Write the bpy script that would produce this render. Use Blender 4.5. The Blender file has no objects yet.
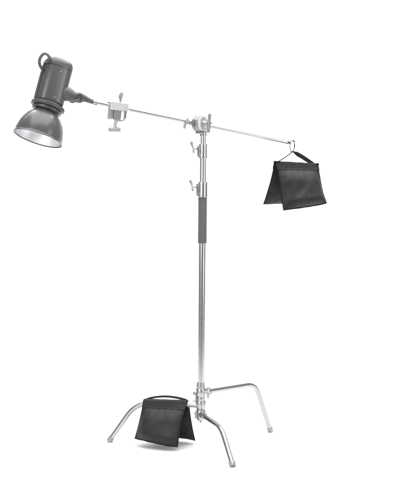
import bpy, math, random
from mathutils import Vector as V, noise, Matrix
random.seed(4)
SC = bpy.context.scene
C = SC.collection
D, HC = 4.8, 1.0            # camera distance to the stand, camera height
PX = 0.005                  # metres per photo pixel at the stand

# ------------------------------------------------------------------ camera
cd = bpy.data.cameras.new('camera')
cd.sensor_fit = 'HORIZONTAL'; cd.sensor_width = 36.0
cd.lens = 36.0 * D / (416 * PX); cd.clip_start = .05; cd.clip_end = 200
cam = bpy.data.objects.new('camera', cd); C.objects.link(cam)
cam.location = (0, -D, HC); cam.rotation_euler = (math.radians(90), 0, 0)
SC.camera = cam

# ------------------------------------------------------------------ world: dim grey studio
w = bpy.data.worlds.new('World'); SC.world = w; w.use_nodes = True
w.node_tree.nodes['Background'].inputs[0].default_value = (.97, .985, 1, 1)
w.node_tree.nodes['Background'].inputs[1].default_value = 0.31

def softbox(name, loc, target, sx, sy, power, col=(1, 1, 1)):
    l = bpy.data.lights.new(name, 'AREA'); l.shape = 'RECTANGLE'; l.size = sx; l.size_y = sy
    l.energy = power; l.color = col
    o = bpy.data.objects.new(name, l); C.objects.link(o); o.location = loc
    o.rotation_euler = (V(target) - V(loc)).to_track_quat('-Z', 'Y').to_euler()
    return o
softbox('overhead_softbox', (0, -.2, 4.3), (0, -.2, 0), 4.6, 5.0, 258)
softbox('key_softbox', (-3.0, -4.4, 2.4), (0, 0, 1.0), 2.8, 2.8, 84)
softbox('side_softbox', (3.2, -2.2, 1.8), (0, 0, 1.0), 1.5, 2.6, 36)
softbox('backdrop_light', (0, 1.2, 4.6), (0, 4.3, 1.2), 7.5, 1.2, 185)

SC.view_settings.view_transform = 'Standard'; SC.view_settings.look = 'None'
SC.view_settings.exposure = 0.0; SC.view_settings.gamma = 1

# ------------------------------------------------------------------ materials
def mat(name, col, rough, metal=0.0, bump=None, var=0.0, vscale=30, rvar=0.0, sheen=0.0, spec=.5):
    m = bpy.data.materials.new(name); m.use_nodes = True
    nt = m.node_tree; b = nt.nodes['Principled BSDF']
    b.inputs['Base Color'].default_value = (*col, 1)
    b.inputs['Roughness'].default_value = rough; b.inputs['Metallic'].default_value = metal
    b.inputs['Specular IOR Level'].default_value = spec
    if sheen:
        b.inputs['Sheen Weight'].default_value = sheen; b.inputs['Sheen Roughness'].default_value = .5
    tc = nt.nodes.new('ShaderNodeTexCoord')
    if var or rvar:
        n = nt.nodes.new('ShaderNodeTexNoise'); n.inputs['Scale'].default_value = vscale
        n.inputs['Detail'].default_value = 5
        nt.links.new(tc.outputs['Object'], n.inputs['Vector'])
        if var:
            mr = nt.nodes.new('ShaderNodeMix'); mr.data_type = 'RGBA'
            mr.inputs[6].default_value = (*[c * (1 - var) for c in col], 1)
            mr.inputs[7].default_value = (*[min(1, c * (1 + var)) for c in col], 1)
            nt.links.new(n.outputs['Fac'], mr.inputs[0]); nt.links.new(mr.outputs[2], b.inputs['Base Color'])
        if rvar:
            rr = nt.nodes.new('ShaderNodeMapRange')
            rr.inputs[3].default_value = max(.02, rough - rvar); rr.inputs[4].default_value = rough + rvar
            nt.links.new(n.outputs['Fac'], rr.inputs[0]); nt.links.new(rr.outputs[0], b.inputs['Roughness'])
    if bump:
        kind, sc, st, dist = bump
        bp = nt.nodes.new('ShaderNodeBump'); bp.inputs['Strength'].default_value = st; bp.inputs['Distance'].default_value = dist
        if kind == 'weave':
            ws = []
            for d in ('X', 'Z'):
                wv = nt.nodes.new('ShaderNodeTexWave'); wv.bands_direction = d; wv.inputs['Scale'].default_value = sc
                nt.links.new(tc.outputs['Object'], wv.inputs['Vector']); ws.append(wv)
            mx = nt.nodes.new('ShaderNodeMath'); mx.operation = 'MULTIPLY'
            nt.links.new(ws[0].outputs['Fac'], mx.inputs[0]); nt.links.new(ws[1].outputs['Fac'], mx.inputs[1])
            nt.links.new(mx.outputs[0], bp.inputs['Height'])
        else:
            n2 = nt.nodes.new('ShaderNodeTexNoise'); n2.inputs['Scale'].default_value = sc; n2.inputs['Detail'].default_value = 4
            nt.links.new(tc.outputs['Object'], n2.inputs['Vector']); nt.links.new(n2.outputs['Fac'], bp.inputs['Height'])
        nt.links.new(bp.outputs['Normal'], b.inputs['Normal'])
    return m

M = dict(
    white=mat('white_paper', (.93, .93, .93), .9, var=.01, vscale=3, spec=.1),
    chrome=mat('chromed_steel', (.66, .665, .67), .15, 1, rvar=.05, vscale=60),
    tube=mat('brushed_chrome_tube', (.58, .585, .59), .20, 1, rvar=.05, vscale=60),
    legs=mat('chromed_leg_steel', (.46, .465, .47), .27, 1, rvar=.05, vscale=60),
    satin=mat('satin_cast_metal', (.50, .505, .51), .34, 1, bump=('noise', 400, .12, .001), rvar=.06),
    pale=mat('bright_cast_metal', (.66, .665, .67), .35, .35, bump=('noise', 300, .15, .001)),
    knob=mat('grey_knob_metal', (.36, .365, .37), .42, .6, bump=('noise', 300, .15, .001)),
    disc=mat('grip_disc_metal', (.33, .335, .34), .38, .75, bump=('noise', 350, .15, .001)),
    foam=mat('grey_foam', (.125, .125, .13), .9, bump=('noise', 900, .5, .0012), var=.12, vscale=500),
    housing=mat('grey_lamp_housing', (.12, .121, .125), .28, .25, bump=('noise', 500, .06, .0008), rvar=.05, vscale=20),
    dark=mat('dark_lamp_trim', (.11, .11, .114), .38, bump=('noise', 500, .1, .0008)),
    inner=mat('reflector_silver', (.93, .93, .94), .36, 1, bump=('noise', 90, .12, .002)),
    glass=mat('frosted_glass', (.85, .85, .83), .25),
    cloth=mat('black_nylon', (.0145, .0145, .0154), .56, bump=('weave', 130, .30, .0006), var=.16, vscale=90, sheen=.05, spec=.3),
    flap=mat('black_nylon_flap', (.016, .016, .017), .66, bump=('weave', 130, .3, .0006), var=.14, vscale=90, sheen=.06, spec=.35),
    web=mat('black_webbing', (.010, .010, .011), .8, bump=('weave', 200, .5, .0006), spec=.2),
    steel=mat('black_oxide_steel', (.05, .05, .052), .35, .6),
)

# ------------------------------------------------------------------ helpers
def P(px, py, y=0.0):
    """photo pixel at depth y -> world point (used to measure the real object)"""
    k = PX * (D + y) / D
    return V(((px - 208) * k, y, HC + (246 - py) * k))
def S(y): return PX * (D + y) / D

class MB:
    def __init__(s): s.v = []; s.f = []
    def ring(s, pts):
        i = len(s.v); s.v += [V(p) for p in pts]; return list(range(i, i + len(pts)))
    def bridge(s, a, b):
        n = len(a)
        for k in range(n): s.f.append((a[k], a[(k + 1) % n], b[(k + 1) % n], b[k]))
    def cap(s, a, flip=False): s.f.append(tuple(a if flip else reversed(a)))
    def lathe(s, o, ax, prof, n=40, closed=True, sq=0.0, ref=None):
        o = V(o); ax = V(ax).normalized(); t = V(ref) if ref else (V((0, 1, 0)) if abs(ax.y) < .9 else V((1, 0, 0)))
        u = (t - ax * t.dot(ax)).normalized(); w_ = ax.cross(u); rs = []
        for (h, r) in prof:
            pts = []
            for k in range(n):
                a = 2 * math.pi * k / n; c, si = math.cos(a), math.sin(a)
                f = 1.0
                if sq: f = 1 / ((abs(c) ** (2 + sq) + abs(si) ** (2 + sq)) ** (1 / (2 + sq)))
                pts.append(o + ax * h + (u * c + w_ * si) * r * f)
            rs.append(s.ring(pts))
        for a, b in zip(rs, rs[1:]): s.bridge(a, b)
        if closed: s.cap(rs[0], False); s.cap(rs[-1], True)
        return s
    def cyl(s, a, b, r, r2=None, n=28, ch=.0):
        a = V(a); b = V(b); L = (b - a).length; r2 = r if r2 is None else r2
        c = ch or min(r, r2, L / 2) * .14
        return s.lathe(a, b - a, [(0, r - c), (c, r), (L - c, r2), (L, r2 - c)], n)
    def tube(s, path, r, n=20, asp=1.0, up=None):
        path = [V(p) for p in path]; N = len(path); rr = r if isinstance(r, (list, tuple)) else [r] * N
        rs = []; u = None
        for i, p in enumerate(path):
            t = (path[min(i + 1, N - 1)] - path[max(i - 1, 0)]).normalized()
            if u is None:
                g = V(up) if up else (V((0, 1, 0)) if abs(t.y) < .9 else V((1, 0, 0)))
            else: g = u
            u = (g - t * g.dot(t)).normalized(); w_ = t.cross(u)
            rs.append(s.ring([p + u * math.cos(2 * math.pi * k / n) * rr[i] * asp + w_ * math.sin(2 * math.pi * k / n) * rr[i] for k in range(n)]))
        for a, b in zip(rs, rs[1:]): s.bridge(a, b)
        s.cap(rs[0], False); s.cap(rs[-1], True); return s
    def torus(s, path, r, n=12):
        path = [V(p) for p in path]; N = len(path); c = sum(path, V()) / N
        nrm = (path[0] - c).cross(path[N // 4] - c).normalized(); rs = []
        for i, p in enumerate(path):
            t = (path[(i + 1) % N] - path[i - 1]).normalized(); w_ = t.cross(nrm)
            rs.append(s.ring([p + nrm * math.cos(2 * math.pi * k / n) * r + w_ * math.sin(2 * math.pi * k / n) * r for k in range(n)]))
        for i in range(N): s.bridge(rs[i], rs[(i + 1) % N])
        return s
    def box(s, c, hx, hy, hz, X=(1, 0, 0), Z=(0, 0, 1), ch=.0015):
        """chamfered box"""
        c = V(c); X = V(X).normalized(); Z = V(Z); Z = (Z - X * Z.dot(X)).normalized(); Y = Z.cross(X)
        def rg(z, k):
            a, b = hx - k, hy - k
            q = [(a, b - ch), (a - ch, b), (-a + ch, b), (-a, b - ch), (-a, -b + ch), (-a + ch, -b), (a - ch, -b), (a, -b + ch)]
            return s.ring([c + X * x + Y * y + Z * z for x, y in q])
        r = [rg(-hz, ch), rg(-hz + ch, 0), rg(hz - ch, 0), rg(hz, ch)]
        for a, b in zip(r, r[1:]): s.bridge(a, b)
        s.cap(r[0], False); s.cap(r[-1], True); return s
    def ribbon(s, path, wid, hw, ht):
        """flat strap: wid = width direction per point (or one)"""
        path = [V(p) for p in path]; N = len(path); rs = []
        for i, p in enumerate(path):
            t = (path[min(i + 1, N - 1)] - path[max(i - 1, 0)]).normalized()
            wd = V(wid[i] if isinstance(wid, list) else wid); wd = (wd - t * wd.dot(t)).normalized(); nn = t.cross(wd)
            h = hw[i] if isinstance(hw, (list, tuple)) else hw
            c = min(ht * .6, h * .5)
            rs.append(s.ring([p + wd * a + nn * b for a, b in ((h, ht - c), (h - c, ht), (-h + c, ht), (-h, ht - c), (-h, -ht + c), (-h + c, -ht), (h - c, -ht), (h, -ht + c))]))
        for a, b in zip(rs, rs[1:]): s.bridge(a, b)
        s.cap(rs[0], False); s.cap(rs[-1], True); return s
    def build(s, name, m, parent=None, origin=None, sharp=35):
        me = bpy.data.meshes.new(name)
        root = parent
        base = V((0, 0, 0))
        if parent is not None: base = V(parent['_o'])
        o0 = V(origin) if origin is not None else base
        me.from_pydata([v - o0 for v in s.v], [], s.f); me.validate(); me.update()
        import bmesh
        bm = bmesh.new(); bm.from_mesh(me); bmesh.ops.recalc_face_normals(bm, faces=bm.faces); bm.to_mesh(me); bm.free()
        me.shade_smooth(); me.set_sharp_from_angle(angle=math.radians(sharp))
        me.materials.append(m)
        o = bpy.data.objects.new(name, me); C.objects.link(o)
        o['_o'] = list(o0)
        if parent is not None: o.parent = parent; o.location = o0 - base
        else: o.location = o0
        return o

def thing(name, label, cat, loc, group=None):
    o = bpy.data.objects.new(name, None); C.objects.link(o); o.location = loc; o['_o'] = list(loc)
    o.empty_display_size = .05
    o['label'] = label; o['category'] = cat
    if group: o['group'] = group
    return o

def fillet(a, b, c, r, n=12):
    a, b, c = V(a), V(b), V(c); d1 = (a - b).normalized(); d2 = (c - b).normalized()
    p, q = b + d1 * r, b + d2 * r
    return stretch(a, p, 10)[:-1] + [p * (1 - t) ** 2 + b * 2 * t * (1 - t) + q * t * t for t in [i / n for i in range(n + 1)]] + stretch(q, c, 10)[1:]

def stretch(a, b, n): return [V(a).lerp(V(b), i / n) for i in range(n + 1)]

# ------------------------------------------------------------------ white seamless sweep (floor + wall)
m = MB(); prof = [(-2.6, 0), (-2, 0), (-1, 0), (1, 0), (2.2, 0), (2.6, 0)]
R = 1.7
prof += [(2.6 + R * math.sin(a), R - R * math.cos(a)) for a in [math.pi / 2 * i / 24 for i in range(1, 25)]]
prof += [(4.3, 3), (4.3, 4.4)]
rows = [m.ring([(x * (1 + .5 * min(1, max(0, y + 1) / 3.6)), y, z) for x in (-3.6, -2.4, -1.2, 0, 1.2, 2.4, 3.6)]) for y, z in prof]
for a, b in zip(rows, rows[1:]):
    for k in range(6): m.f.append((a[k], a[k + 1], b[k + 1], b[k]))
bd = m.build('floor', M['white'], sharp=60); bd['kind'] = 'structure'; bd['label'] = 'seamless white studio floor curving up into backdrop'

# ------------------------------------------------------------------ C-stand
def col(row):                       # centre line of the slightly leaning column
    return P(203.2 - 2.2 * (row - 130) / 270.0, row, 0)
base = V((col(446).x, 0, 0))
st = thing('light_stand', 'tall chrome three-legged light stand with grey foam grip on its column', 'light stand', base)
up = (col(130) - col(446)).normalized()

MB().cyl(col(417), col(197), .0172, n=36).build('lower_tube', M['tube'], st)
MB().cyl(col(198), col(156), .0153, n=36).build('middle_tube', M['chrome'], st)
MB().cyl(col(158), col(131), .0132, n=36).build('top_tube', M['chrome'], st)
g = MB(); a = col(243.3); L = (col(197.6) - a).length
g.lathe(a, up, [(0, .0180), (.0, .0208), (.002, .0219), (L * .33, .0217), (L * .66, .0219), (L - .002, .0218), (L, .0205), (L, .018)], 40)
g.build('foam_grip', M['foam'], st)

def collar(r0, r1, rad, name='collar'):
    a, b = col(r1), col(r0); L = (b - a).length
    c = MB()
    c.lathe(a, up, [(0, rad * .9), (0, rad + .002), (.002, rad + .0028), (.005, rad + .0028), (.006, rad), (L * .5 - .001, rad), (L * .5, rad - .0012), (L * .5 + .001, rad), (L - .006, rad), (L - .005, rad + .0028), (L - .002, rad + .0028), (L, rad + .002), (L, rad * .9)], 40)
    cm = (a + b) / 2
    # clamping lugs on the left with two bolts
    X = V((-1, -.25, 0)).normalized()
    c.box(cm + X * (rad + .004), .0065, .010, L * .40, X, up, .0018)
    for s_ in (-.26, .26):
        c.cyl(cm + X * (rad + .003) + up * L * s_ - V((0, .014, 0)), cm + X * (rad + .003) + up * L * s_ + V((0, .012, 0)), .0036, n=16)
    o = c.build(name, M['chrome'], st)
    k = MB()
    sx = cm + up * L * .18
    e = sx + X * (rad + .030)
    k.cyl(sx + X * (rad + .007), e, .0038, n=16)
    k.cyl(sx + X * (rad + .010), sx + X * (rad + .016), .0072, n=20)
    k.lathe(e - X * .006, X, [(0, .0045), (.003, .0065), (.008, .0070), (.012, .005)], 18)
    k.tube(stretch(e + up * .002, e + up * .035 + X * .012, 5), [.0045, .0058, .0066, .0074, .0078, .006], 14)
    k.tube(stretch(e, e - up * .022 + X * -.004, 5), [.0045, .005, .0052, .0056, .0058, .004], 14)
    k.build('tightening_lever', M['satin'], o)
collar(144.4, 158.6, .0205)
collar(182.3, 197.5, .0235)

# legs: (attach row, direction/foot x, foot y, bend fraction)
feet = [  # name, foot px, foot py(depth), column z, bend t, bend px radius
    ('right', V((.336, .358, .0)), .268, .765, .06),
    ('left', V((-.503, .098, .0)), .207, .70, .085),
    ('front', V((.112, -.456, 0)), .160, .66, .065)]
for nm, ft, z, bt, fr in feet:
    root = V((base.x + .001, 0, z)); foot = V((ft.x, ft.y, .006))
    d = foot - root; d.z = 0; dn = d.normalized()
    bend = root + d * bt
    if nm == 'front': bend.z -= 0.008
    if nm == 'right': bend.z += 0.004
    start = root + dn * .030
    path = fillet(start, bend, foot, fr, 14)
    lg = MB().tube(path, .0122, 24).build('leg', M['legs'], st)
    t = (path[-1] - path[-2]).normalized()
    MB().lathe(foot - t * .022, V((t.x, t.y, t.z)), [(0, .0125), (0, .0142), (.004, .0148), (.022, .0150), (.026, .0135)], 24).build('foot_cap', M['knob'], lg)
    # socket casting round the column and along the leg
    b = MB()
    b.lathe(root - V((0, 0, .021)), (0, 0, 1), [(0, .020), (0, .0225), (.003, .0245), (.039, .0245), (.042, .0225), (.042, .020)], 36)
    b.cyl(root + dn * .014, root + dn * .062, .0168, .0150, 28, .002)
    b.lathe(root + dn * .058, dn, [(0, .0125), (0, .0172), (.006, .0172), (.006, .0125)], 28)
    b.cyl(root + dn * .036 - V((0, 0, .0)) + V((0, 0, .012)), root + dn * .036 + V((0, 0, .019)), .006, n=16)
    b.build('leg_socket', M['satin'], st)
# hub pieces
MB().lathe(V((base.x, 0, .128)), (0, 0, 1), [(0, .012), (.002, .0165), (.008, .0185), (.013, .0185)], 30).build('hub_ring', M['satin'], st)
MB().cyl(V((base.x, 0, .118)), V((base.x, 0, .129)), .0055, n=16).build('hub_nut', M['knob'], st)
MB().lathe(V((base.x, 0, .181)), (0, 0, 1), [(0, .019), (.005, .0205), (.005, .019)], 30).build('hub_ring', M['satin'], st)
MB().lathe(V((base.x, 0, .2285)), (0, 0, 1), [(0, .0195), (0, .0215), (.004, .022), (.014, .022), (.018, .0205), (.018, .0195)], 30).build('hub_ring', M['satin'], st)
MB().lathe(V((base.x, 0, .289)), (0, 0, 1), [(0, .019), (0, .0225), (.012, .0225), (.030, .0195), (.031, .0175)], 30).build('hub_ring', M['satin'], st)
# latch knob (left) and wing knob (right)
k = MB(); c = V((base.x, 0, .268))
k.cyl(c + V((-.018, -.008, -.002)), c + V((-.030, -.013, -.002)), .005, n=14)
k.lathe(c + V((-.026, -.011, -.002)), V((-1, -.4, 0)), [(0, .004), (.002, .009), (.006, .0108), (.010, .009), (.012, .004)], 20)
k.cyl(c + V((-.023, -.014, -.008)), c + V((-.023, -.014, -.050)), .0045, n=14)
k.build('lock_pin', M['knob'], st)
k = MB()
k.cyl(c + V((.016, -.012, .006)), c + V((.036, -.022, .004)), .005, n=16)
e = c + V((.036, -.022, .004))
k.tube(stretch(e, e + V((.004, 0, .026)), 5), [.005, .0055, .006, .0065, .007, .005], 14)
k.tube(stretch(e, e + V((.003, 0, -.030)), 5), [.005, .0055, .006, .0065, .007, .005], 14)
k.build('wing_knob', M['satin'], st)
k = MB(); q = V((base.x - .022, -.012, .160))
k.box(q, .004, .012, .019, (1, .2, 0), (0, 0, 1), .0015); k.cyl(q + V((0, -.010, .008)), q + V((-.012, -.012, .008)), .005, n=14)
k.build('bracket_bolt', M['knob'], st)

# ------------------------------------------------------------------ extension arm
def armrow(px): return 103 + .2075 * (px - 97.7)
A0 = P(86, armrow(86), -.225); A1 = P(289.5, armrow(289.5), .17)
ad = (A1 - A0).normalized()
def arm(px):                         # the point of the straight arm seen at px
    lo, hi = 0., 1.
    for _ in range(40):
        m_ = (lo + hi) / 2; p = A0.lerp(A1, m_)
        if 208 + p.x / S(p.y) < px: lo = m_
        else: hi = m_
    return A0.lerp(A1, lo)
armo = thing('extension_arm', 'long thin chrome boom arm sloping across the top of the stand', 'boom arm', arm(203))
MB().cyl(arm(93), arm(287.5), .0088, n=28).build('rod', M['legs'], armo)
e = MB(); tip = arm(287.5)
e.lathe(tip, ad, [(0, .0060), (0, .0092), (.004, .0092), (.006, .004), (.012, .004), (.013, .0068), (.016, .0068), (.017, .005)], 20)
e.build('end_cap', M['steel'], armo)

# ------------------------------------------------------------------ grip head
fc = P(203.8, 123.6, -.052); ax = V((.76, -.65, -.03)).normalized()
gh = thing('grip_head', 'round grey grip head with a T-handle clamping the arm to the stand top', 'grip head', col(131))
r = .0405
b = MB()
b.lathe(fc - ax * .050, ax, [(0, .020), (0, .0345), (.003, r - .001), (.005, r), (.019, r), (.020, r - .003), (.0225, r - .003), (.0235, r), (.036, r), (.0385, r - .001), (.041, r - .005), (.041, .02)], 56)
b.build('clamp_disc', M['disc'], gh)
b = MB()
b.lathe(fc - ax * .0095, ax, [(0, .02), (0, r - .0045), (.004, r - .003), (.008, r - .004), (.0095, r - .007), (.0095, .022), (.0075, .020), (.0075, .012)], 56)
b.build('face_plate', M['pale'], gh)
b = MB()
b.lathe(fc - ax * .002, ax, [(0, .015), (.004, .0155), (.008, .013), (.014, .0085), (.030, .0075), (.036, .007)], 30)
b.build('spindle', M['disc'], gh)
b = MB(); tc_ = fc + ax * .034
tu = (V((.075, 0, 1))).normalized()
pts = stretch(tc_ - tu * .047, tc_ + tu * .047, 12)
b.tube(pts, [.006, .0085, .0088, .0084, .0080, .0082, .0088, .0082, .0080, .0084, .0088, .0085, .006], 18)
b.cyl(tc_ - ax * .004, tc_ + ax * .013, .0085, .006, n=18)
b.build('t_handle', M['disc'], gh)
b = MB()                              # socket that grips the top tube
b.cyl(col(136.5), col(128), .0175, .0165, 32, .0015)
b.box(fc - ax * .024 - V((0, 0, .040)), .019, .014, .010, ax, (0, 0, 1), .002)
b.build('tube_socket', M['satin'], gh)
b = MB()
kc = P(193.5, 122.5, -.03); ke = P(187.2, 122.6, -.045)
b.tube(stretch(kc, ke, 3), [.010, .0088, .0076, .0068], 18)
b.lathe(P(190.6, 122.5, -.038), (ke - kc), [(0, .006), (0, .0125), (.005, .0130), (.0085, .0115), (.0085, .006)], 22)
top, bot = P(187.6, 118.4, -.046), P(184.4, 128.6, -.052)
mid = P(186.6, 122.4, -.047)
b.tube([top, top.lerp(mid, .5), mid, mid.lerp(bot, .2) + V((-.004, 0, 0)), mid.lerp(bot, .55) + V((-.003, 0, 0)), bot], [.0045, .0058, .0068, .007, .0066, .0058], 16)
b.build('side_lever', M['knob'], gh)

# ------------------------------------------------------------------ mounting clamp on the arm
cc = arm(118.5); yc = cc.y; s = S(yc)
X = (ad + V((0, 0, .05))).normalized(); Z = V((0, 0, 1)); Z = (Z - X * Z.dot(X)).normalized()
def Q(px, py, dy=0): return P(px, py, yc + dy)
cl = thing('mounting_clamp', 'silver clamp with knobs above and below joining the lamp to the arm', 'clamp', cc)
b = MB()
b.box(Q(119.2, 107.0), .046, .020, .0200, X, Z, .003)
b.cyl(Q(127.6, 108.5) + X * 0, Q(129.6, 108.9), .016, n=26, ch=.002)
b.build('clamp_body', M['pale'], cl)
b = MB()
b.box(Q(110.8, 111.0, -.004), .010, .018, .040, X, Z, .003)
b.box(Q(109.8, 104.2, -.004), .013, .014, .010, X, Z, .003)
b.cyl(Q(113.5, 103.2), Q(113.9, 101.0), .007, n=18)
b.build('fixed_jaw', M['knob'], cl)
b = MB()
b.tube([Q(126.0, 110), Q(125.6, 114), Q(125.0, 118.5), Q(123.4, 120.8), Q(119, 120.9), Q(116.5, 120.5)], .0052, 14)
b.box(Q(124.6, 115.3), .006, .014, .020, X, Z, .002)
b.build('bow', M['chrome'], cl)
b = MB()
b.box(Q(117.2, 115.0, -.006), .0165, .014, .026, X, Z, .003)
b.build('moving_jaw', M['disc'], cl)
b = MB()
p0, p1 = Q(116.2, 119.6, -.004), Q(114.9, 128.2, -.004)
b.cyl(p0, p1, .0085, .0080, 20)
L = (p1 - p0).length; n_ = (p1 - p0).normalized()
for i in range(7): b.lathe(p0 + n_ * (.006 + i * .0045), n_, [(0, .0085), (.001, .0098), (.002, .0085)], 18)
kx = V((1, -.2, -.02)).normalized(); kb = Q(114.6, 129.6, -.004)
sc_ = b.build('clamp_screw', M['chrome'], cl)
b = MB(); b.tube(stretch(kb - kx * .029, kb + kx * .029, 8), [.0085, .0118, .0116, .0108, .0100, .0108, .0116, .0118, .0085], 18)
b.build('t_knob', M['knob'], sc_)
b = MB()
b.cyl(Q(120.0, 103.8), Q(120.8, 98.5), .0052, n=16)
b.cyl(Q(119.9, 104.2), Q(120.1, 102.6), .010, n=20)
b.tube([Q(120.6, 99.6), Q(120.5, 97), Q(121.2, 94.5), Q(122.2, 92.6)], [.006, .0098, .0092, .0065], 16)
b.build('top_knob', M['knob'], cl)

# ------------------------------------------------------------------ studio lamp
yl = -.245; sl = S(yl)
rc = P(37.8, 138.6, yl)
a = V((-.262, -.175, -.95)).normalized(); na = -a
lamp = thing('studio_lamp', 'grey cylindrical studio flash with silver-lined dome reflector at the arm end', 'studio lamp', rc)
Rr = 24.6 * sl; H = .148
prof = [(0, Rr + .0025), (-.0012, Rr + .001), (-.0012, Rr - .001), (.001, Rr - .0015)]
outer = []
for i in range(26):
    th = i / 25 * math.radians(64)
    outer.append((.004 + H * math.sin(th) ** 1.0, (Rr - .001) * math.cos(th)))
b = MB()
b.lathe(rc, na, [(0.001, Rr - .0022), (-.001, Rr), (-.001, Rr + .0022), (.0025, Rr + .0026), (.004, Rr + .001)] + outer[1:] + [(.142, .054), (.150, .054)], 72, closed=False)
refl = b.build('reflector', M['housing'], lamp)
b = MB()
inn = [(h - .0005, max(.03, rr_ - .0025)) for h, rr_ in outer]
b.lathe(rc, na, inn + [(.136, .050), (.136, .001)], 72, closed=False)
b.build('silver_lining', M['inner'], refl)
b = MB()
b.lathe(rc + na * .134, a, [(0, .030), (.01, .030), (.030, .026), (.042, .014), (.045, .001)], 32)
b.build('flash_tube', M['glass'], lamp)
# mount rings
b = MB()
b.lathe(rc + na * .138, na, [(0, .05), (0, .066), (.003, .0715), (.009, .0725), (.012, .0700), (.012, .063), (.016, .063), (.016, .072), (.018, .0775), (.023, .0795), (.029, .0795), (.034, .0770), (.037, .0720), (.040, .068), (.040, .05)], 72)
mr_ = b.build('mount_ring', M['housing'], lamp)
b = MB()                              # knurled grip band on the ring: one strip of low teeth
n_t = 90; uu = (V((1, 0, 0)) - na * na.x).normalized(); ww = na.cross(uu); rs = []
for h, k_ in ((.0185, 0), (.0195, 1), (.0325, 1), (.0335, 0)):
    rs.append(b.ring([rc + na * (.138 + h) + (uu * math.cos(2 * math.pi * i / (4 * n_t)) + ww * math.sin(2 * math.pi * i / (4 * n_t))) * (.0785 + k_ * (.0026 if i % 4 < 2 else .0008)) for i in range(4 * n_t)]))
for p_, q_ in zip(rs, rs[1:]): b.bridge(p_, q_)
b.build('grip_band', M['dark'], mr_)
# body: rounded-square section, softly rounded top
u = (V((.96, 0, -.27))); u = (u - na * u.dot(na)).normalized(); vv = na.cross(u)
b = MB(); t0 = 0.0; Lb = .224; rb = .0675; bo = P(47.8, 103.8, yl + .033); nr_ = na; na = V((.214, .175, .955)).normalized(); rc0 = rc; rc = bo
u = (V((.96, 0, -.22))); u = (u - na * u.dot(na)).normalized(); vv = na.cross(u)
b.lathe(rc + na * t0 + u * .002, na, [(0, rb - .006), (.003, rb - .001), (.006, rb), (Lb - .052, rb + .001), (Lb - .051, rb - .0016), (Lb - .048, rb - .0016), (Lb - .047, rb + .001), (Lb - .030, rb + .001), (Lb - .018, rb - .002), (Lb - .008, rb - .009), (Lb - .002, rb - .020), (Lb, rb - .034), (Lb, .005)], 72, sq=.9, ref=(u + vv * .55))
body = b.build('body', M['housing'], lamp)
front = -vv if vv.y > 0 else vv
# side rails (raised ribs seen on the left flank) and seam panel
def rail(ang, w_, h0, h1, rad, name, mm, thick=.003):
    d = (u * math.cos(ang) + front * math.sin(ang)); c_ = rc + na * (t0 + (h0 + h1) / 2) + u * .002 + d * rad
    b = MB(); b.box(c_, (h1 - h0) / 2, w_, thick, na, d, .0012); return b.build(name, mm, body)
rail(math.radians(146), .0045, .006, .185, .0685, 'rail', M['housing'], .005)
rail(math.radians(172), .0045, .010, .180, .0680, 'rail', M['housing'], .005)
rail(math.radians(20), .010, .012, .176, .0680, 'rail', M['housing'], .0035)
for hh in (.020, .150):
    for an in (108, 62):
        d = (u * math.cos(math.radians(an)) + front * math.sin(math.radians(an)))
        MB().lathe(rc + na * (t0 + hh) + u * .002 + d * .0655, d, [(0, .0035), (.0045, .0035), (.0052, .0026), (.0052, .0012), (.0042, .0010), (.0042, .0002)], 16).build('screw', M['knob'], body)
# top cap knob + carrying handle
b = MB(); tp = rc + na * (t0 + Lb)
b.lathe(tp - na * .002 + u * -.004, na, [(0, .016), (.004, .016), (.007, .012), (.007, .002)], 28)
b.build('rear_cap', M['dark'], body)
rc = rc0; na = nr_
def LQ(px, py, dy=0): return P(px, py, yl + dy)
hp = [(42.6, 70, .03), (40.0, 65.5, -.004), (39.4, 60.5, -.008), (41.4, 56, -.01), (44.8, 53.4, -.01), (48, 55.2, -.006), (51, 59.8, .012), (53.6, 64.2, .034)]
pts = []
for i in range(len(hp) - 1):
    p_, q_ = hp[i], hp[i + 1]
    for t in (0, .25, .5, .75):
        def cr(k, t=t, i=i):
            g0 = hp[max(i - 1, 0)][k]; g1 = hp[i][k]; g2 = hp[i + 1][k]; g3 = hp[min(i + 2, len(hp) - 1)][k]
            return .5 * (2 * g1 + (g2 - g0) * t + (2 * g0 - 5 * g1 + 4 * g2 - g3) * t * t + (3 * g1 - g0 - 3 * g2 + g3) * t ** 3)
        pts.append(LQ(cr(0), cr(1), cr(2) - .015))
b = MB().tube(pts, .0072, 14, asp=2.0, up=(0, 1, 0)); b.build('carry_handle', M['dark'], lamp)
# tilting bracket out to the arm
secs = [(60, 93.2, 7.6), (66, 93.8, 7.6), (68, 94.4, 7.3), (70, 95.2, 6.7), (72.5, 96.3, 5.9), (75, 97.0, 5.1), (77.5, 97.5, 5.3), (80, 97.9, 5.5), (82, 98.1, 4.9), (84, 98.3, 3.9), (86, 99.0, 3.2), (88.5, 100.2, 2.8), (91, 101.2, 2.5), (94, 102.2, 2.4), (96.6, 103.0, 2.3), (97.4, 103.2, 1.9)]
ys = lambda px: -.205 + (px - 60) / 37 * (arm(97).y + .205)
b = MB(); b.tube([P(x, y_, ys(x)) for x, y_, h in secs], [h * sl for _, _, h in secs], 26, asp=.86, up=(0, 1, 0))
br = b.build('tilt_bracket', M['dark'], lamp)
b = MB(); jc = P(79.5, 98, -.235)
b.lathe(jc, (0.1, -1, -.1), [(0, .020), (.008, .0225), (.018, .0225), (.021, .0195), (.021, .014), (.018, .012), (.018, .006), (.024, .005)], 32)
b.build('tilt_knob', M['housing'], br)
b = MB(); b.tube([P(80, 99.5, -.262), P(76, 101, -.264), P(72.5, 102, -.262), P(70, 101.6, -.26)], [.005, .0062, .0068, .005], 14)
b.build('tilt_lever', M['housing'], br)

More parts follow.
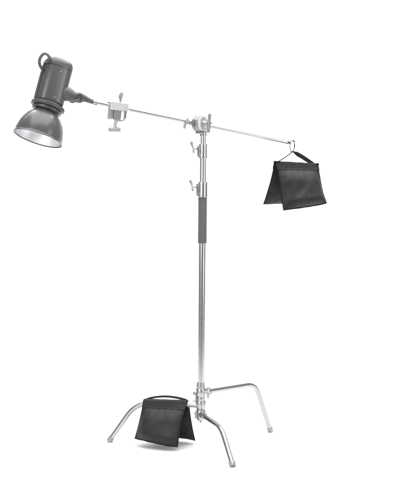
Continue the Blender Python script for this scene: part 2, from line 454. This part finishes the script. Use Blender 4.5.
# ------------------------------------------------------------------ carabiner at the arm end
kc = arm(289.3)
cb = thing('carabiner', 'small black snap hook hanging from the arm tip above the upper sandbag', 'hook', kc)
def K(px, py, dy=0): return P(px, py, kc.y + dy)
loop = [(290.3, 142.6), (290.0, 146), (290.3, 149), (291.0, 151.4), (292.1, 152.3), (293.1, 151.4), (294.0, 149), (294.5, 146), (294.5, 143.6), (293.9, 141.6), (292.5, 140.9), (291.0, 141.1)]
cp = []
N = len(loop)
for i in range(N):
    for t in (0, .33, .66):
        g = [loop[(i + j - 1) % N] for j in range(4)]
        f = lambda k: .5 * (2 * g[1][k] + (g[2][k] - g[0][k]) * t + (2 * g[0][k] - 5 * g[1][k] + 4 * g[2][k] - g[3][k]) * t * t + (3 * g[1][k] - g[0][k] - 3 * g[2][k] + g[3][k]) * t ** 3)
        cp.append(K(f(0), f(1)))
b = MB().torus(cp, .0019, 12); b.build('ring', M['steel'], cb)
b = MB(); b.cyl(K(294.5, 147.5, 0), K(294.55, 143.8, 0), .0030, n=12); b.cyl(K(293.4, 140.2), K(294.6, 142.4), .0030, n=12)
b.build('gate', M['steel'], cb)

# ------------------------------------------------------------------ sandbags
def panel(TL, TR, BL, BR, thick, seed, out, v0=.13, nu=64, nv=60):
    """padded pouch: two skins sharing a stitched rim"""
    TL, TR, BL, BR = map(V, (TL, TR, BL, BR))
    nrm = (TR - TL).cross(BL - TL).normalized()
    if nrm.dot(V(out)) < 0: nrm = -nrm
    m = MB(); idx = {}
    def pos(u, v, side):
        p = TL.lerp(TR, u).lerp(BL.lerp(BR, u), v)
        # side edges pull in a little, bottom edge sags, corners stay pointed
        cx = TL.lerp(TR, .5).lerp(BL.lerp(BR, .5), v)
        p = p.lerp(cx, .035 * math.sin(math.pi * v) * abs(2 * u - 1) ** 2)
        ww = (v - v0) / (1 - v0)
        if ww < 0: bu = 0
        else:
            eu = min(u, 1 - u) ; ev = ww; eb = 1 - ww
            sm = lambda x, w_: 1 - (1 - min(1, x / w_)) ** 2
            bu = sm(eu, .30) * sm(max(ev, 0), .42) * sm(eb, .20) * (.55 + .45 * ww)
            if eu < .02 or eb < .02: bu = 0
        n1 = noise.noise(V((u * 2.6 + seed, v * 2.2, side * 3.1))) * .0060
        n2 = noise.noise(V((u * 9 + seed * 2, v * 4, 5 + side))) * .0035
        # puckers radiating from the seams
        pk = math.sin(u * 61 + 3 * noise.noise(V((u * 4, seed, 0)))) * math.exp(-((1 - v) / .12)) * .0022
        pk += math.sin(v * 31 + seed + 9 * noise.noise(V((v * 4, seed, 2)))) * math.exp(-(min(u, 1 - u) / .09)) * .0013
        pk += math.sin(u * 47 + seed) * math.exp(-abs(v - v0 - .04) / .07) * .0006
        cr = abs(noise.noise(V((u * 3.5 + v * 3 + seed, v * 1.5 - u * 1.2, 9)))) * -.0055
        rim = min(1, min(u, 1 - u) / .04, (1 - v) / .04)
        off = (thick * bu * (1.0 if side > 0 else .55) + .0012) * side
        wob = noise.noise(V((u * 2 + seed, v * 2 + seed, 1))) * .010 * v
        p = p + nrm * (off + side * (n1 * bu ** .5 + (n2 + cr) * bu) + pk * side * rim + wob)
        p.z += -.004 * math.sin(math.pi * u) * v + .0018 * noise.noise(V((u * 7, seed, v)))
        return p
    def rim_(i, j): return i in (0, nu) or j in (0, nv)
    for side in (1, -1):
        for j in range(nv + 1):
            for i in range(nu + 1):
                m.v.append(pos(i / nu, j / nv, side)); idx[(side, i, j)] = len(m.v) - 1
        for j in range(nv):
            for i in range(nu):
                q = (idx[(side, i, j)], idx[(side, i + 1, j)], idx[(side, i + 1, j + 1)], idx[(side, i, j + 1)])
                m.f.append(q if side > 0 else q[::-1])
    border = [(i, 0) for i in range(nu)] + [(nu, j) for j in range(nv)] + [(i, nv) for i in range(nu, 0, -1)] + [(0, j) for j in range(nv, 0, -1)]
    for k in range(len(border)):
        a_, b_ = border[k], border[(k + 1) % len(border)]
        m.f.append((idx[(1, *a_)], idx[(1, *b_)], idx[(-1, *b_)], idx[(-1, *a_)]))
    return m, pos, nrm

def make_bag(label, RL, RR, F, B, seed, loc, fl=.15, thick=.05, gap=.007):
    """RL, RR ridge ends; F=(bottom left, bottom right) of the front pouch, B of the rear pouch"""
    RL, RR = V(RL), V(RR)
    bag = thing('sandbag', label, 'sandbag', loc, 'black saddle sandbags')
    fo = (F[0] - B[0]); fo.z = 0; fo.normalize()
    g = fo * gap
    mf, pf, nf = panel(RL + g, RR + g, F[0], F[1], thick, seed, fo)
    mr, pr, nr = panel(RL - g, RR - g, B[0], B[1], thick, seed + 7, -fo)
    mf.build('front_pouch', M['cloth'], bag, sharp=50); mr.build('rear_pouch', M['cloth'], bag, sharp=50)
    # flap that runs over the ridge and is stitched a little way down each pouch
    m = MB(); nu = 48; rows = []
    seq = [('f', fl * (1 - k / 8)) for k in range(9)] + [('m', k / 8) for k in range(1, 8)] + [('r', fl * (k / 8)) for k in range(9)]
    def flp(u, which, v, lift):
        if which == 'm':
            p0_, p1_ = flp(u, 'f', 0, lift), flp(u, 'r', 0, lift)
            return p0_.lerp(p1_, .5 - .5 * math.cos(math.pi * v)) + V((0, 0, gap * .8 * math.sin(math.pi * v)))
        pos, nn = (pf, nf) if which == 'f' else (pr, nr)
        p = pos(u, v, 1)
        sg = math.exp(-v / .03)
        return p + nn * (lift) + V((0, 0, 1)) * (.001 * sg) + nn * .0006 * math.sin(u * 40 + seed) * (v / fl)
    outr, inr = [], []
    for wch, v in seq:
        outr.append(m.ring([flp(i / nu * 1.012 - .006, wch, v, .0026) for i in range(nu + 1)]))
        inr.append(m.ring([flp(i / nu * 1.012 - .006, wch, v, .0010) for i in range(nu + 1)]))
    for j in range(len(seq) - 1):
        for i in range(nu):
            m.f.append((outr[j][i], outr[j][i + 1], outr[j + 1][i + 1], outr[j + 1][i]))
            m.f.append((inr[j][i + 1], inr[j][i], inr[j + 1][i], inr[j + 1][i + 1]))
        for i in (0, nu): m.f.append((outr[j][i], outr[j + 1][i], inr[j + 1][i], inr[j][i]))
    for j in (0, len(seq) - 1):
        for i in range(nu): m.f.append((outr[j][i], outr[j][i + 1], inr[j][i + 1], inr[j][i]))
    m.build('top_flap', M['flap'], bag, sharp=60)
    # stitched bound edges down the sides and along the bottom of both pouches
    for pos, nn, nm in ((pf, nf, 'front'), (pr, nr, 'rear')):
        path = [pos(.004, v / 30, 1) * .5 + pos(.004, v / 30, -1) * .5 for v in range(1, 30)]
        path += [pos(min(.996, max(.004, u_ / 40)), .996, 1) * .5 + pos(min(.996, max(.004, u_ / 40)), .996, -1) * .5 for u_ in range(0, 41)]
        path += [pos(.996, v / 30, 1) * .5 + pos(.996, v / 30, -1) * .5 for v in range(29, 0, -1)]
        MB().tube(path, .0018, 8).build('edge_binding', M['web'], bag)
    return bag, fo

# upper bag hanging from the hook
yb = kc.y
rdir = V((.86, .51, 0))
RL, RR = P(275.2, 162.5, yb - .065), P(317.2, 164.8, yb + .065)
nfr = V((.51, -.86, 0))
F = (P(283.2, 210.5, yb - .065 - .075), P(326.6, 203.6, yb + .065 - .075))
B = (P(263.6, 204.6, yb - .065 + .09), P(306, 200, yb + .065 + .09))
bag1, fo = make_bag('black sandbag hanging by its strap from the end of the extension arm', RL, RR, F, B, 1.3, K(292, 152))
apex = K(292.6, 151.6)
# webbing strap: nearly edge-on on the left, seen flat on the right
b = MB()
Ls = RL + V((0.001, -.006, -.003)); Rs = P(314.8, 165.6, yb + .055)
pl = [Ls + (apex - Ls) * (i / 14) + V((0, 0, -.004)) * math.sin(math.pi * i / 14) for i in range(15)]
wl = V((.30, .95, -.15))
pr_ = [apex + (Rs - apex) * (i / 14) + V((0, 0, .004)) * math.sin(math.pi * i / 14) for i in range(1, 15)]
path = pl + pr_
wid = [V((.10, 1, .14)).lerp(V((.25, .55, .85)), max(0, min(1, (i - 13) / 3))) for i in range(len(path))]
hw = [.010] * 12 + [.008, .007, .0065, .008, .0105] + [.0135] * (len(path) - 17)
b.ribbon(path, wid, hw, .0021); b.build('strap', M['web'], bag1)
for p_, dx in ((RL, .006), (RR, -.006)):
    q_ = p_ + rdir * dx
    b = MB(); b.box(q_ + V((0, 0, .0035)), .009, .0145, .0032, rdir, (0, 0, 1), .001)
    b.build('strap_anchor', M['web'], bag1)

# lower bag saddled over the left leg
RL, RR = P(144.8, 401.4, .066), P(187.6, 403.0, .010)
F = (P(134.4, 438.4, .000), P(177.4, 447.2, -.130))
B = (P(152, 432, .155), P(195.2, 441.2, .055))
bag2, fo2 = make_bag('black sandbag draped like a saddle over a chrome leg at the stand base', RL, RR, F, B, 4.7, (RL + RR) / 2, gap=.0155)
b = MB()
a_, c_ = P(146.0, 399.2, .066), P(186.6, 400.4, .012)
pts = []
for i in range(25):
    t = i / 24; p = a_.lerp(c_, t)
    pts.append(p + V((0, .012 * math.sin(math.pi * t), .015 * math.sin(math.pi * t) ** .8)))
b.ribbon(pts, V((.2, .9, .35)), .0095, .0016); b.build('strap', M['web'], bag2)

for o in bpy.data.objects:
    if '_o' in o.keys(): del o['_o']
